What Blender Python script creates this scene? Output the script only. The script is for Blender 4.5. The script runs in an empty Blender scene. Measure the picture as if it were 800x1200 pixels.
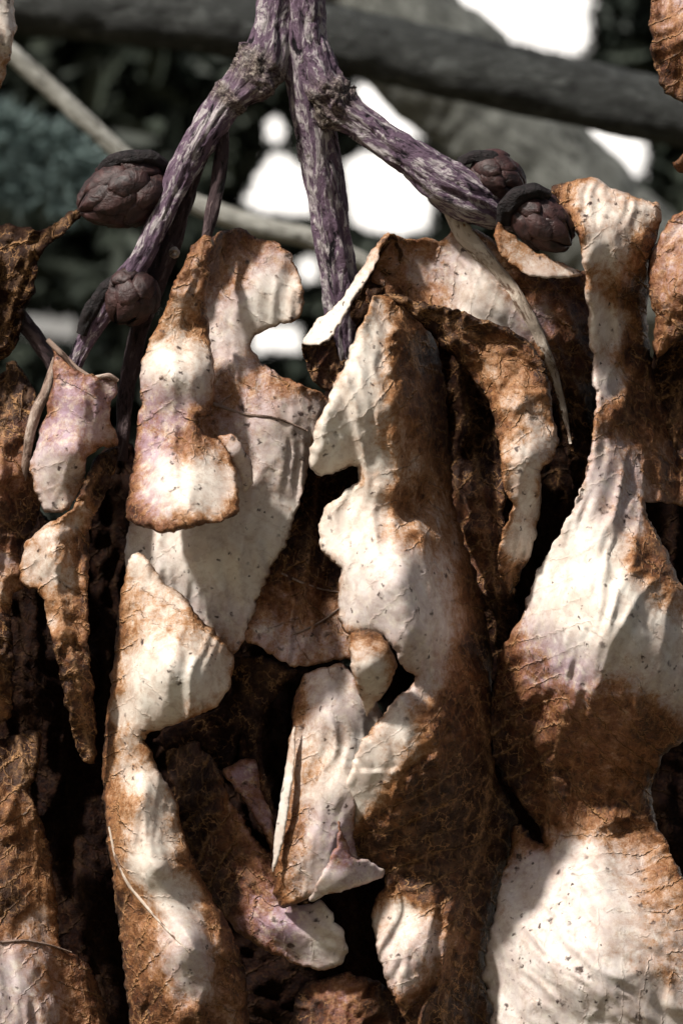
import bpy, math, random
import numpy as np
from mathutils import Vector, Matrix
from mathutils.geometry import delaunay_2d_cdt

# ------------------------------------------------------------------ camera, sky, sun, exposure
SC = bpy.context.scene
COL = SC.collection
S = 0.00015          # metres per photograph pixel at the leaf cluster
D = 0.60             # metres from the lens to the leaf cluster
PITCH = math.radians(12.0)
CAM_POS = Vector((0.0, 0.0, 1.75))

cam_data = bpy.data.cameras.new('camera')
cam = bpy.data.objects.new('camera', cam_data)
COL.objects.link(cam)
cam.location = CAM_POS
cam.rotation_euler = (math.radians(90) + PITCH, 0, 0)
cam_data.sensor_fit = 'VERTICAL'
cam_data.sensor_height = 36.0
cam_data.sensor_width = 24.0
cam_data.lens = 36.0 * D / (1200 * S)
cam_data.clip_start = 0.02
cam_data.clip_end = 3000
cam_data.dof.use_dof = True
cam_data.dof.focus_distance = D - 40 * S
cam_data.dof.aperture_fstop = 20.0
SC.camera = cam
CAM_M = Matrix.Translation(CAM_POS) @ Matrix.Rotation(math.radians(90) + PITCH, 4, 'X')
CAM_NP = np.array(CAM_M)

TO_SUN = Vector((-0.68, -0.70, 0.90)).normalized()
SUN_EL = math.asin(TO_SUN.z)
SUN_ROT = math.atan2(TO_SUN.x, TO_SUN.y)
world = bpy.data.worlds.new('World')
SC.world = world
world.use_nodes = True
wn = world.node_tree
bg = wn.nodes['Background']
sky = wn.nodes.new('ShaderNodeTexSky')
sky.sky_type = 'NISHITA'
sky.sun_disc = False
sky.sun_elevation = SUN_EL
sky.sun_rotation = SUN_ROT
sky.air_density = 1.0
sky.dust_density = 4.0
sky.ozone_density = 1.0
wn.links.new(sky.outputs[0], bg.inputs[0])
bg.inputs[1].default_value = 0.05

sun_data = bpy.data.lights.new('sun', 'SUN')
sun_data.energy = 5.0
sun_data.angle = math.radians(4.0)
sun_data.color = (1.0, 0.955, 0.89)
sun = bpy.data.objects.new('sun', sun_data)
COL.objects.link(sun)
sun.rotation_euler = TO_SUN.to_track_quat('Z', 'Y').to_euler()
sun.location = (-2, -2, 5)

SC.view_settings.view_transform = 'Standard'
SC.view_settings.look = 'None'
SC.view_settings.gamma = 1.0
SC.view_settings.use_curve_mapping = False
SC.view_settings.exposure = 0.34
SC.cycles.max_bounces = 4
SC.cycles.adaptive_threshold = 0.02
SC.cycles.diffuse_bounces = 2

# ------------------------------------------------------------------ numeric helpers
def to_world(px, py, d):
    """photo pixel plus a distance in front of the leaf plane (in pixels of that plane) -> metres"""
    px, py, d = np.asarray(px, float), np.asarray(py, float), np.asarray(d, float)
    dist = D - d * S
    k = dist / D * S
    c = np.stack([(px - 400) * k, -(py - 600) * k, -dist, np.ones_like(k)], -1)
    return (c @ CAM_NP.T)[..., :3]

_rs = np.random.RandomState(7)
_PERM = _rs.permutation(4096)
_VAL = _rs.rand(4096) * 2 - 1

def vnoise(x, y, z):
    xi, yi, zi = np.floor(x).astype(int), np.floor(y).astype(int), np.floor(z).astype(int)
    fx, fy, fz = x - xi, y - yi, z - zi
    fx, fy, fz = [f * f * f * (f * (f * 6 - 15) + 10) for f in (fx, fy, fz)]
    def h(a, b, c):
        return _VAL[_PERM[(_PERM[(_PERM[a & 4095] + b) & 4095] + c) & 4095]]
    out = 0
    for dx in (0, 1):
        wx = fx if dx else 1 - fx
        for dy in (0, 1):
            wy = fy if dy else 1 - fy
            for dz in (0, 1):
                wz = fz if dz else 1 - fz
                out = out + wx * wy * wz * h(xi + dx, yi + dy, zi + dz)
    return out

def fbm(x, y, z, octaves=4, gain=0.5):
    a, f, o, n = 1.0, 1.0, 0.0, 0.0
    for k in range(octaves):
        o = o + a * vnoise(x * f + 17.3 * k, y * f - 9.1 * k, z * f + 3.7 * k)
        n += a
        a *= gain
        f *= 2.03
    return o / n

def sstep(a, b, x):
    t = np.clip((x - a) / (b - a), 0, 1)
    return t * t * (3 - 2 * t)

def catmull(pts, step, closed):
    P = np.asarray(pts, float)
    n = len(P)
    out = []
    rng = range(n) if closed else range(n - 1)
    for i in rng:
        if closed:
            p0, p1, p2, p3 = P[i - 1], P[i], P[(i + 1) % n], P[(i + 2) % n]
        else:
            p0, p1, p2, p3 = P[max(i - 1, 0)], P[i], P[i + 1], P[min(i + 2, n - 1)]
        m = max(1, int(round(np.linalg.norm((p2 - p1)[:2]) / step)))
        t = (np.arange(m) / m)[:, None]
        T = 0.5   # slightly tightened so that corners stay corners
        m1, m2 = (p2 - p0) * 0.5 * T, (p3 - p1) * 0.5 * T
        out.append((2 * t**3 - 3 * t**2 + 1) * p1 + (t**3 - 2 * t**2 + t) * m1
                   + (-2 * t**3 + 3 * t**2) * p2 + (t**3 - t**2) * m2)
    if not closed:
        out.append(P[-1:])
    return np.concatenate(out)

def inside(poly, pts):
    x, y = pts[:, 0], pts[:, 1]
    c = np.zeros(len(pts), bool)
    a = poly
    b = np.roll(poly, -1, 0)
    for (x1, y1), (x2, y2) in zip(a, b):
        if y1 == y2:
            continue
        c ^= ((y1 > y) != (y2 > y)) & (x < (x2 - x1) * (y - y1) / (y2 - y1) + x1)
    return c

def nearest(pts, ref):
    dist = np.empty(len(pts))
    idx = np.empty(len(pts), int)
    for i in range(0, len(pts), 2000):
        q = pts[i:i + 2000]
        d2 = ((q[:, None, :] - ref[None]) ** 2).sum(-1)
        j = d2.argmin(1)
        idx[i:i + 2000] = j
        dist[i:i + 2000] = np.sqrt(d2[np.arange(len(q)), j])
    return dist, idx

def tps(ctrl, q, smooth=0.02):
    c = np.asarray(ctrl, float)
    P = c[:, :2] / 100.0
    n = len(P)
    if n < 4:
        w = 1 / (((q[:, None] / 100 - P[None]) ** 2).sum(-1) + .05)
        return (w * c[None, :, 2]).sum(1) / w.sum(1)
    def U(r2):
        return 0.5 * r2 * np.log(r2 + 1e-9)
    K = U(((P[:, None] - P[None]) ** 2).sum(-1)) + np.eye(n) * smooth
    A = np.zeros((n + 3, n + 3))
    A[:n, :n] = K
    A[:n, n] = 1
    A[:n, n + 1:] = P
    A[n, :n] = 1
    A[n + 1:, :n] = P.T
    b = np.zeros(n + 3)
    b[:n] = c[:, 2]
    s = np.linalg.solve(A, b)
    Q = q / 100.0
    out = np.empty(len(Q))
    for i in range(0, len(Q), 4000):
        k = U(((Q[i:i + 4000, None] - P[None]) ** 2).sum(-1))
        out[i:i + 4000] = k @ s[:n] + s[n] + Q[i:i + 4000] @ s[n + 1:]
    return out

def shepard(ctrl, q):
    c = np.asarray(ctrl, float)
    out = np.empty(len(q))
    for i in range(0, len(q), 4000):
        d2 = ((q[i:i + 4000, None] - c[None, :, :2]) ** 2).sum(-1)
        w = 1 / (d2 + 420.0) ** 1.8
        out[i:i + 4000] = (w * c[None, :, 2]).sum(1) / w.sum(1)
    return out

# ------------------------------------------------------------------ object helpers
def link(name, mesh, mat, parent=None, smooth=True):
    o = bpy.data.objects.new(name, mesh)
    COL.objects.link(o)
    if mat is not None:
        mesh.materials.append(mat)
    if smooth and len(mesh.polygons):
        mesh.polygons.foreach_set('use_smooth', [True] * len(mesh.polygons))
    if parent is not None:
        o.parent = parent
    return o

def empty(name, label, category, group=None):
    o = bpy.data.objects.new(name, None)
    COL.objects.link(o)
    o.empty_display_size = 0.01
    o['label'] = label
    o['category'] = category
    if group:
        o['group'] = group
    return o

def mesh_from(name, v, faces):
    m = bpy.data.meshes.new(name)
    m.from_pydata([tuple(p) for p in v], [], faces)
    m.update()
    return m

def attr(mesh, name, data, typ='FLOAT'):
    a = mesh.attributes.new(name, typ, 'POINT')
    a.data.foreach_set('vector' if typ == 'FLOAT_VECTOR' else 'value', np.asarray(data, np.float32).ravel())

# ------------------------------------------------------------------ materials
class NT:
    def __init__(self, name):
        self.m = bpy.data.materials.new(name)
        self.m.use_nodes = True
        self.t = self.m.node_tree
        self.b = self.t.nodes['Principled BSDF']
    def n(self, typ, **kw):
        x = self.t.nodes.new('ShaderNode' + typ)
        for k, v in kw.items():
            setattr(x, k, v)
        return x
    def l(self, a, b):
        self.t.links.new(a, b)
    def put(self, sock, v):
        if hasattr(v, 'is_linked'):
            self.l(v, sock)
        else:
            sock.default_value = v
    def math(self, op, a, b=0.0, c=0.0, clamp=False):
        x = self.n('Math', operation=op, use_clamp=clamp)
        for i, v in enumerate((a, b, c)):
            self.put(x.inputs[i], v)
        return x.outputs[0]
    def attr(self, name, vec=False):
        x = self.n('Attribute', attribute_name=name)
        return x.outputs['Vector'] if vec else x.outputs['Fac']
    def noise(self, vec, scale, detail=4, rough=0.55, dist=0.0):
        x = self.n('TexNoise')
        self.put(x.inputs['Vector'], vec)
        x.inputs['Scale'].default_value = scale
        x.inputs['Detail'].default_value = detail
        x.inputs['Roughness'].default_value = rough
        x.inputs['Distortion'].default_value = dist
        return x.outputs['Fac']
    def voro(self, vec, scale, feature='F1', rnd=1.0):
        x = self.n('TexVoronoi', feature=feature)
        self.put(x.inputs['Vector'], vec)
        x.inputs['Scale'].default_value = scale
        x.inputs['Randomness'].default_value = rnd
        return x
    def ramp(self, fac, stops, interp='LINEAR'):
        x = self.n('ValToRGB')
        x.color_ramp.interpolation = interp
        e = x.color_ramp.elements
        while len(e) < len(stops):
            e.new(0.5)
        for k, (p, c) in enumerate(stops):
            e[k].position = p
            e[k].color = (*c, 1)
        self.l(fac, x.inputs[0])
        return x.outputs[0]
    def mix(self, fac, a, b, blend='MIX'):
        x = self.n('Mix', data_type='RGBA', blend_type=blend)
        self.put(x.inputs[0], fac)
        for sock, v in ((x.inputs[6], a), (x.inputs[7], b)):
            if isinstance(v, tuple):
                sock.default_value = (*v, 1)
            else:
                self.l(v, sock)
        return x.outputs[2]
    def remap(self, v, a, b, c=0.0, d=1.0):
        x = self.n('MapRange')
        self.put(x.inputs[0], v)
        for i, k in enumerate((a, b, c, d)):
            x.inputs[i + 1].default_value = k
        return x.outputs[0]
    def bump(self, h, strength, dist, prev=None):
        x = self.n('Bump')
        x.inputs['Strength'].default_value = strength
        x.inputs['Distance'].default_value = dist
        self.l(h, x.inputs['Height'])
        if prev is not None:
            self.l(prev, x.inputs['Normal'])
        return x.outputs[0]

def leaf_material():
    k = NT('dried_leaf')
    p = k.attr('place', True)
    brown, lilac, vein = k.attr('brown'), k.attr('lilac'), k.attr('vein')
    n1 = k.noise(p, 4.5, 6, 0.66, 0.6)
    n2 = k.noise(p, 17.0, 4, 0.7)
    n3 = k.noise(p, 60.0, 2, 0.65)
    # brown: real browning plus painted light and shade, with a frayed outline
    b = k.math('ADD', brown, k.math('MULTIPLY', k.math('SUBTRACT', n1, 0.5), 1.0))
    b = k.math('ADD', b, k.math('MULTIPLY', k.math('SUBTRACT', n2, 0.5), 0.55))
    b = k.math('ADD', b, k.math('MULTIPLY', k.math('SUBTRACT', n3, 0.5), 0.28))
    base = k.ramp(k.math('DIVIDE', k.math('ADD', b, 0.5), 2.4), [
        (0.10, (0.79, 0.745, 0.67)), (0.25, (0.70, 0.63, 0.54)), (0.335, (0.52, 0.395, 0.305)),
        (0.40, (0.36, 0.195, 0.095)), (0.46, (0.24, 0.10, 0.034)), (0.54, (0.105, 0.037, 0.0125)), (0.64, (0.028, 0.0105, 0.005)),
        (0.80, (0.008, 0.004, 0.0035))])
    # washed-out pink and grey clouds in the pale parts
    wash = k.remap(k.noise(p, 2.6, 5, 0.62, 0.8), 0.40, 0.64, 0.0, 0.85)
    pale_lit = k.remap(b, 0.25, 0.6, 1.0, 0.0)  # pale parts, including those painted pale as if lit
    base = k.mix(k.math('MULTIPLY', wash, pale_lit), base, k.mix(0.55, base, (0.50, 0.37, 0.30)))
    wash2 = k.remap(k.noise(p, 9.0, 5, 0.7, 0.5), 0.50, 0.66, 0.0, 0.8)
    base = k.mix(k.math('MULTIPLY', wash2, pale_lit), base, k.mix(0.5, base, (0.36, 0.25, 0.19)))
    # lilac bloom
    lil = k.math('MULTIPLY', lilac, k.remap(k.noise(p, 8.0, 4, 0.7), 0.32, 0.54), clamp=True)
    base = k.mix(lil, base, k.mix(1.0, base, (0.58, 0.465, 0.66), 'MULTIPLY'))
    # veins paler than the brown blade
    live = k.remap(b, 1.0, 1.45, 1.0, 0.06)
    vv = k.math('MULTIPLY', k.math('MULTIPLY', vein, live), k.remap(n2, 0.3, 0.65), clamp=True)
    vb = k.math('MULTIPLY', vv, k.remap(b, 0.35, 0.9, 0.0, 0.75))
    base = k.mix(vb, base, (0.52, 0.29, 0.14))
    # specks of mould
    wob = k.n('VectorMath', operation='ADD')
    k.l(p, wob.inputs[0])
    nz = k.n('TexNoise')
    k.l(p, nz.inputs['Vector'])
    nz.inputs['Scale'].default_value = 14
    sc = k.n('VectorMath', operation='SCALE')
    k.l(nz.outputs['Color'], sc.inputs[0])
    sc.inputs[3].default_value = 0.14
    k.l(sc.outputs[0], wob.inputs[1])
    for scale, size, keep in ((3.0, 0.17, 0.40), (9.0, 0.27, 0.52), (5.0, 0.22, 0.5)):
        v = k.voro(wob.outputs[0], scale)
        sep = k.n('SeparateColor')
        k.l(v.outputs['Color'], sep.inputs[0])
        on = k.math('GREATER_THAN', sep.outputs[0], k.math('SUBTRACT', keep, k.math('MULTIPLY', lilac, 0.25)))
        near = k.math('MULTIPLY', k.remap(v.outputs['Distance'], size * 0.45, size, 1.0, 0.0), k.remap(k.noise(p, 1.7 + scale * 0.2, 2), 0.45, 0.56))
        base = k.mix(k.math('MULTIPLY', k.math('MULTIPLY', on, near), k.remap(b, 0.4, 0.8, 0.92, 0.25)), base, (0.035, 0.016, 0.012))
    net = k.voro(wob.outputs[0], 6.5, 'DISTANCE_TO_EDGE').outputs['Distance']
    patchy = k.remap(k.noise(p, 4.0, 3), 0.42, 0.6)
    lines = k.math('MAXIMUM', k.math('MULTIPLY', k.remap(net, 0.0, 0.055, 1.0, 0.0), patchy), 0.0)
    def line(name, width):
        ph = k.math('ADD', k.attr(name), k.math('MULTIPLY', k.math('SUBTRACT', nz.outputs['Fac'], 0.5), 0.3))
        dist = k.math('ABSOLUTE', k.math('SUBTRACT', k.math('FRACT', k.math('ADD', ph, 0.5)), 0.5))
        return k.remap(dist, 0.0, width, 1.0, 0.0)
    ribs = k.math('MULTIPLY', line('ribs', 0.075), k.remap(k.noise(p, 3.3, 3), 0.36, 0.55))
    cross = k.math('MULTIPLY', line('cross', 0.13), k.remap(k.noise(p, 6.3, 3), 0.42, 0.6))
    lines = k.math('MAXIMUM', lines, k.math('MAXIMUM', ribs, k.math('MULTIPLY', cross, 0.6)))
    base = k.mix(k.math('MULTIPLY', ribs, k.remap(b, 0.2, 0.5, 0.22, 0.0)), base, (0.36, 0.24, 0.16))
    base = k.mix(k.math('MULTIPLY', k.math('MULTIPLY', lines, live), k.remap(b, 0.35, 0.9, 0.0, 0.8)), base, (0.54, 0.29, 0.125))
    # blackened pockets between the veins of the brown parts
    pocket = k.math('MULTIPLY', k.remap(k.noise(p, 13.0, 4, 0.7, 0.9), 0.49, 0.60), k.remap(b, 0.45, 0.8, 0.0, 0.8))
    pocket = k.math('MULTIPLY', pocket, k.math('SUBTRACT', 1.0, lines), clamp=True)
    base = k.mix(pocket, base, (0.022, 0.009, 0.005))
    k.l(base, k.b.inputs['Base Color'])
    k.b.inputs['Roughness'].default_value = 0.58
    k.l(k.remap(b, 0.9, 1.3, 0.32, 0.03), k.b.inputs['Specular IOR Level'])
    bw = k.remap(brown, 0.2, 0.75)
    h = k.math('ADD', k.math('MAXIMUM', k.math('MULTIPLY', ribs, 0.9), k.math('MULTIPLY', cross, 0.3)), k.math('MULTIPLY', n2, 0.55))
    h = k.math('ADD', h, k.math('MULTIPLY', n3, 0.15))
    h = k.math('MULTIPLY', h, k.math('MULTIPLY_ADD', bw, 0.93, 0.07))
    k.l(k.bump(h, 1.0, 0.0008), k.b.inputs['Normal'])
    return k.m

def bark_material(name, pale, mid, dark, pale_amount, bump=0.0011):
    k = NT(name)
    p = k.attr('bark', True)
    mp = k.n('Mapping')
    k.l(p, mp.inputs['Vector'])
    mp.inputs['Scale'].default_value = (1, 1, 0.36)
    st = mp.outputs[0]
    n1 = k.noise(st, 4.0, 7, 0.62, 0.8)
    n2 = k.noise(st, 11.0, 5, 0.65, 0.4)
    n3 = k.noise(mp.outputs[0], 3.2, 7, 0.72, 1.2)
    f = k.math('ADD', k.math('MULTIPLY', n1, 0.6), k.math('MULTIPLY', n2, 0.4))
    base = k.ramp(f, [(0.40, dark), (0.47, mid), (0.54, mid), (0.60, pale)])
    flake = k.remap(n3, 0.62 - pale_amount, 0.68 - pale_amount)
    base = k.mix(k.math('MULTIPLY', flake, k.remap(n2, 0.35, 0.5)), base, pale)
    kn = k.attr('knot')
    crust = k.ramp(k.noise(p, 16.0, 6, 0.75, 0.8), [(0.40, (0.012, 0.008, 0.008)), (0.5, (0.11, 0.08, 0.066)), (0.62, (0.38, 0.33, 0.28))])
    base = k.mix(k.math('MULTIPLY', kn, k.remap(n3, 0.3, 0.55, 0.5, 1.0)), base, crust)
    k.l(base, k.b.inputs['Base Color'])
    k.b.inputs['Roughness'].default_value = 0.75
    k.b.inputs['Specular IOR Level'].default_value = 0.2
    h = k.math('ADD', f, k.math('MULTIPLY', n3, 0.5))
    k.l(k.bump(h, 1.0, bump), k.b.inputs['Normal'])
    return k.m

def simple_material(name, c1, c2, scale, rough=0.7, bump=0.0006, spec=0.3):
    k = NT(name)
    p = k.n('TexCoord').outputs['Object']
    n = k.noise(p, scale, 6, 0.65, 0.4)
    k.l(k.ramp(n, [(0.35, c1), (0.65, c2)]), k.b.inputs['Base Color'])
    k.b.inputs['Roughness'].default_value = rough
    k.b.inputs['Specular IOR Level'].default_value = spec
    if bump:
        k.l(k.bump(n, 1.0, bump), k.b.inputs['Normal'])
    return k.m

M_LEAF = leaf_material()
M_BARK = bark_material('twig_bark', (0.50, 0.45, 0.45), (0.15, 0.098, 0.14), (0.008, 0.005, 0.008), 0.10, 0.0022)
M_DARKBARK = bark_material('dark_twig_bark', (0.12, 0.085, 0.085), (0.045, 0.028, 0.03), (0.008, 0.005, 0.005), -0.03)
M_RIB = bark_material('leaf_stalk', (0.66, 0.58, 0.49), (0.52, 0.43, 0.35), (0.16, 0.10, 0.07), 0.08, 0.0005)
M_BRANCH = bark_material('branch_bark', (0.14, 0.147, 0.14), (0.06, 0.063, 0.06), (0.012, 0.012, 0.011), 0.04, 0.006)
M_LIMB = bark_material('lichened_bark', (0.36, 0.37, 0.34), (0.19, 0.195, 0.175), (0.04, 0.04, 0.036), 0.04, 0.004)
M_STICK = bark_material('stick_bark', (0.50, 0.49, 0.44), (0.34, 0.33, 0.29), (0.12, 0.11, 0.09), 0.06, 0.002)
M_STALK = bark_material('dry_stalk', (0.46, 0.37, 0.31), (0.27, 0.19, 0.15), (0.06, 0.035, 0.025), 0.05, 0.001)
M_BUD = simple_material('bud_scale', (0.009, 0.004, 0.004), (0.07, 0.031, 0.028), 420, 0.5, 0.0005, 0.4)
M_CAP = simple_material('bud_scar', (0.004, 0.003, 0.003), (0.022, 0.015, 0.016), 700, 0.7, 0.0012)
M_HEDGE = simple_material('hedge_leaf', (0.014, 0.020, 0.015), (0.05, 0.06, 0.045), 30, 0.6, 0, 0.2)
M_NEEDLE = simple_material('spruce_needle', (0.06, 0.09, 0.085), (0.20, 0.27, 0.26), 60, 0.6, 0)
M_GROUND = simple_material('leaf_litter_ground', (0.05, 0.035, 0.02), (0.10, 0.09, 0.05), 6, 0.9, 0.01)

# ------------------------------------------------------------------ setting: ground
g = mesh_from('ground', [(-900, -900, 0), (900, -900, 0), (900, 900, 0), (-900, 900, 0)], [(0, 1, 2, 3)])
ground = link('ground', g, M_GROUND)
ground['kind'] = 'structure'

def added_cloud_bank():  # cloud masses added so the sky openings turn white
    rs = np.random.RandomState(11)
    V, F = [], []
    nu, nv = 28, 18
    for k in range(90):
        az = rs.uniform(-55, 55)
        el = rs.uniform(-3, 34)
        dist = rs.uniform(650, 800)
        r = rs.uniform(60, 110)
        c = np.array([dist * math.sin(math.radians(az)), dist * math.cos(math.radians(az)), dist * math.tan(math.radians(el))])
        th, ph = np.meshgrid(np.linspace(0, 2 * np.pi, nu, endpoint=False), np.linspace(0.02, np.pi - 0.02, nv))
        n = np.stack([np.sin(ph) * np.cos(th), np.sin(ph) * np.sin(th), np.cos(ph)], -1)
        rr = r * (1 + 0.35 * fbm(n[..., 0] * 2 + k * 5, n[..., 1] * 2, n[..., 2] * 2, 4))
        P = c + n * rr[..., None]
        i0 = len(V)
        V += P.reshape(-1, 3).tolist()
        for i in range(nv - 1):
            for j in range(nu):
                j2 = (j + 1) % nu
                F.append((i0 + i * nu + j, i0 + i * nu + j2, i0 + (i + 1) * nu + j2, i0 + (i + 1) * nu + j))
    o = link('clouds', mesh_from('clouds', V, F), simple_material('cloud_white', (0.86, 0.86, 0.86), (0.9, 0.9, 0.9), 0.01, 1.0, 0, 0.0))
    o['kind'] = 'stuff'
    o['label'] = 'white sunlit clouds added to brighten the sky behind the foliage'
    o['category'] = 'cloud'
added_cloud_bank()

# ------------------------------------------------------------------ builders: leaf sheet, stalk or twig tube, bud
SEED = [0]

def sheet(name, parent, outline, depth, brown=((0, 0, 0.2),), base=0.0, lilac=((0, 0, 0.1),), axis=None, roll=(22, 20),
          crumple=7.0, edge_brown=0.45, spacing=3.0, ragged=1.6, vein_h=2.2, period=34.0, thick=1.7, label=None, wrinkle=3.0):
    SEED[0] += 1
    sd = SEED[0] * 13.7
    out = [(p[0], p[1], p[2] if len(p) > 2 else 1.0) for p in outline]
    B = catmull(out, spacing, True)
    nrm = np.roll(B[:, :2], -1, 0) - np.roll(B[:, :2], 1, 0)
    nrm = np.stack([nrm[:, 1], -nrm[:, 0]], 1) / (np.linalg.norm(nrm, axis=1)[:, None] + 1e-9)
    j = fbm(B[:, 0] / 11, B[:, 1] / 11, np.full(len(B), sd), 3, 0.6)
    tooth = 1 - 2 * np.abs(fbm(B[:, 0] / 5.5, B[:, 1] / 5.5, np.full(len(B), sd + 3), 2))
    poly = B[:, :2] + nrm * (j * ragged * 2.7 + (tooth - 0.6) * ragged * 0.9 * np.clip(fbm(B[:, 0] / 24, B[:, 1] / 24, np.full(len(B), sd + 8), 2) * 2.2, 0, 1))[:, None]
    x0, y0 = poly.min(0)
    x1, y1 = poly.max(0)
    gy = np.arange(y0, y1, spacing * 0.866)
    rows = []
    for r, yy in enumerate(gy):
        xx = np.arange(x0 + (spacing / 2 if r % 2 else 0), x1, spacing)
        rows.append(np.stack([xx, np.full(len(xx), yy)], 1))
    G = np.concatenate(rows)
    rs = np.random.RandomState(SEED[0])
    G = G + (rs.rand(*G.shape) - 0.5) * spacing * 0.35
    G = G[inside(poly, G)]
    dd, _ = nearest(G, poly)
    G = G[dd > spacing * 0.55]
    pts = np.concatenate([poly, G])
    nb = len(poly)
    ed = [(i, (i + 1) % nb) for i in range(nb)]
    vs, _, fs, _, _, _ = delaunay_2d_cdt([Vector((float(a), float(b))) for a, b in pts], ed, [list(range(nb))], 1, 1e-4)
    q = np.array([(v.x, v.y) for v in vs])
    dist, idx = nearest(q, poly)
    w = B[idx, 2]
    R, A = roll[0] * 0.42, roll[1] * 0.55
    # the width of the curl wanders along the margin
    wander = fbm(q[:, 0] / 45, q[:, 1] / 45, np.full(len(q), sd + 5), 2)
    Rv = R * (1 + 0.9 * wander)
    w = w * (0.75 + 1.1 * wander)
    t = np.clip(dist / Rv, 0, 1)
    d = tps(depth, q)
    d = d - A * w * (1 - np.sqrt(np.clip(1 - (1 - t) ** 2, 0, 1)))
    X, Y, Z = q[:, 0], q[:, 1], np.full(len(q), sd)
    bro = shepard(brown, q) + base  # own browning together with light and shade painted into the values
    bro = bro + edge_brown * np.exp(-dist / 7.0) * (0.6 + 0.8 * fbm(X / 40, Y / 40, Z + 2, 2))
    li = shepard(lilac, q)
    amp = 0.12 + 0.88 * sstep(0.15, 0.7, bro)
    d = d + crumple * 0.9 * fbm(X / 90, Y / 90, Z, 2) + crumple * 0.55 * amp * fbm(X / 30, Y / 30, Z + 9, 3)
    wx = X + 12 * fbm(X / 40, Y / 40, Z + 50, 2)
    wy = Y + 12 * fbm(X / 40, Y / 40, Z + 60, 2)
    rid = 1 - np.abs(fbm(wx / 22, wy / 22, Z + 30, 2)) * 2.6
    vein = np.zeros(len(q))
    rib = np.zeros(len(q)) + 0.5
    crs = np.zeros(len(q)) + 0.5
    if axis is not None:
        ax = catmull(axis, 3.0, False)
        ds, ai = nearest(q, ax)
        tg = np.gradient(ax, axis=0)[ai]
        sg = np.sign(tg[:, 0] * (Y - ax[ai, 1]) - tg[:, 1] * (X - ax[ai, 0]))
        seg = np.linalg.norm(np.diff(ax, axis=0), axis=1)
        arc = np.concatenate([[0], np.cumsum(seg)])[ai]
        # drawn-in pleats that run roughly along the blade, sharp at their crests
        pl = 1 - np.abs(fbm(ds * sg / 30 + 0.8 * fbm(X / 80, Y / 80, Z + 70, 2), arc / 170, Z + 80, 2)) * 2.4
        d = d + crumple * 1.05 * (0.5 + 0.5 * amp) * pl
        pl2 = 1 - np.abs(fbm(ds * sg / 14 + 0.7 * fbm(X / 40, Y / 40, Z + 75, 2), arc / 70, Z + 85, 2)) * 2.6
        d = d + crumple * 0.32 * pl2 * sstep(-0.3, 0.3, fbm(X / 60, Y / 60, Z + 88, 2))
        ph = (arc - ds * 0.75 + 16 * fbm(X / 70, Y / 70, Z + 40, 2) + 0.3 * period * (sg > 0)) / period
        fr = np.abs(ph - np.round(ph)) * period
        rib = ph
        crs = ds / 13.0 + 0.35 * np.round(ph) + 0.5 * fbm(X / 25, Y / 25, Z + 95, 2)
        sec = np.exp(-(fr / 2.0) ** 2) * np.exp(-ds / 300) * sstep(-0.35, 0.2, fbm(X / 60, Y / 60, Z + 90, 2))
        mid = np.exp(-(ds / 3.5) ** 2)
        vein = np.maximum(sec, mid)
        d = d + vein_h * vein * (0.4 + 0.6 * amp) + vein_h * 0.8 * amp * -np.cos(2 * np.pi * ph)
    d = d + wrinkle * amp * np.clip(rid, -0.35, 1)
    net = np.clip(rid, 0, 1) ** 3
    vein = np.clip(np.maximum(vein, 0.4 * net), 0, 1)
    co = to_world(X, Y, d)
    faces = [f for f in fs if len(f) >= 3]
    m = mesh_from(name, co, faces)
    attr(m, 'place', np.stack([X / 100, Y / 100, d / 100 + sd], 1), 'FLOAT_VECTOR')
    attr(m, 'brown', bro)
    attr(m, 'lilac', li)
    attr(m, 'vein', vein)
    attr(m, 'ribs', rib)
    attr(m, 'cross', crs)
    o = link(name, m, M_LEAF, parent)
    # faces look at the camera
    if m.polygons:
        n = sum((p.normal for p in list(m.polygons)[:200]), Vector())
        if n.dot(CAM_POS - Vector(co[0])) < 0:
            m.flip_normals()
    so = o.modifiers.new('thickness', 'SOLIDIFY')
    so.thickness = thick * S
    so.offset = -1
    if label:
        o['label'] = label
    SURF[o.name] = (q, d)
    return o

SURF = {}

def on_surface(o, pts, lift=1.0):
    q, d = SURF[o.name]
    p = catmull(np.asarray(pts, float), 5.0, False)
    p[:, 2] *= 0.62
    lift = lift * 0.6
    _, i = nearest(p[:, :2], q)
    z = d[i]
    for _ in range(3):
        z = np.convolve(np.pad(z, 1, 'edge'), [0.25, 0.5, 0.25], 'valid')
    return [(a[0], a[1], k + lift, a[2]) for a, k in zip(p, z)]

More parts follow.
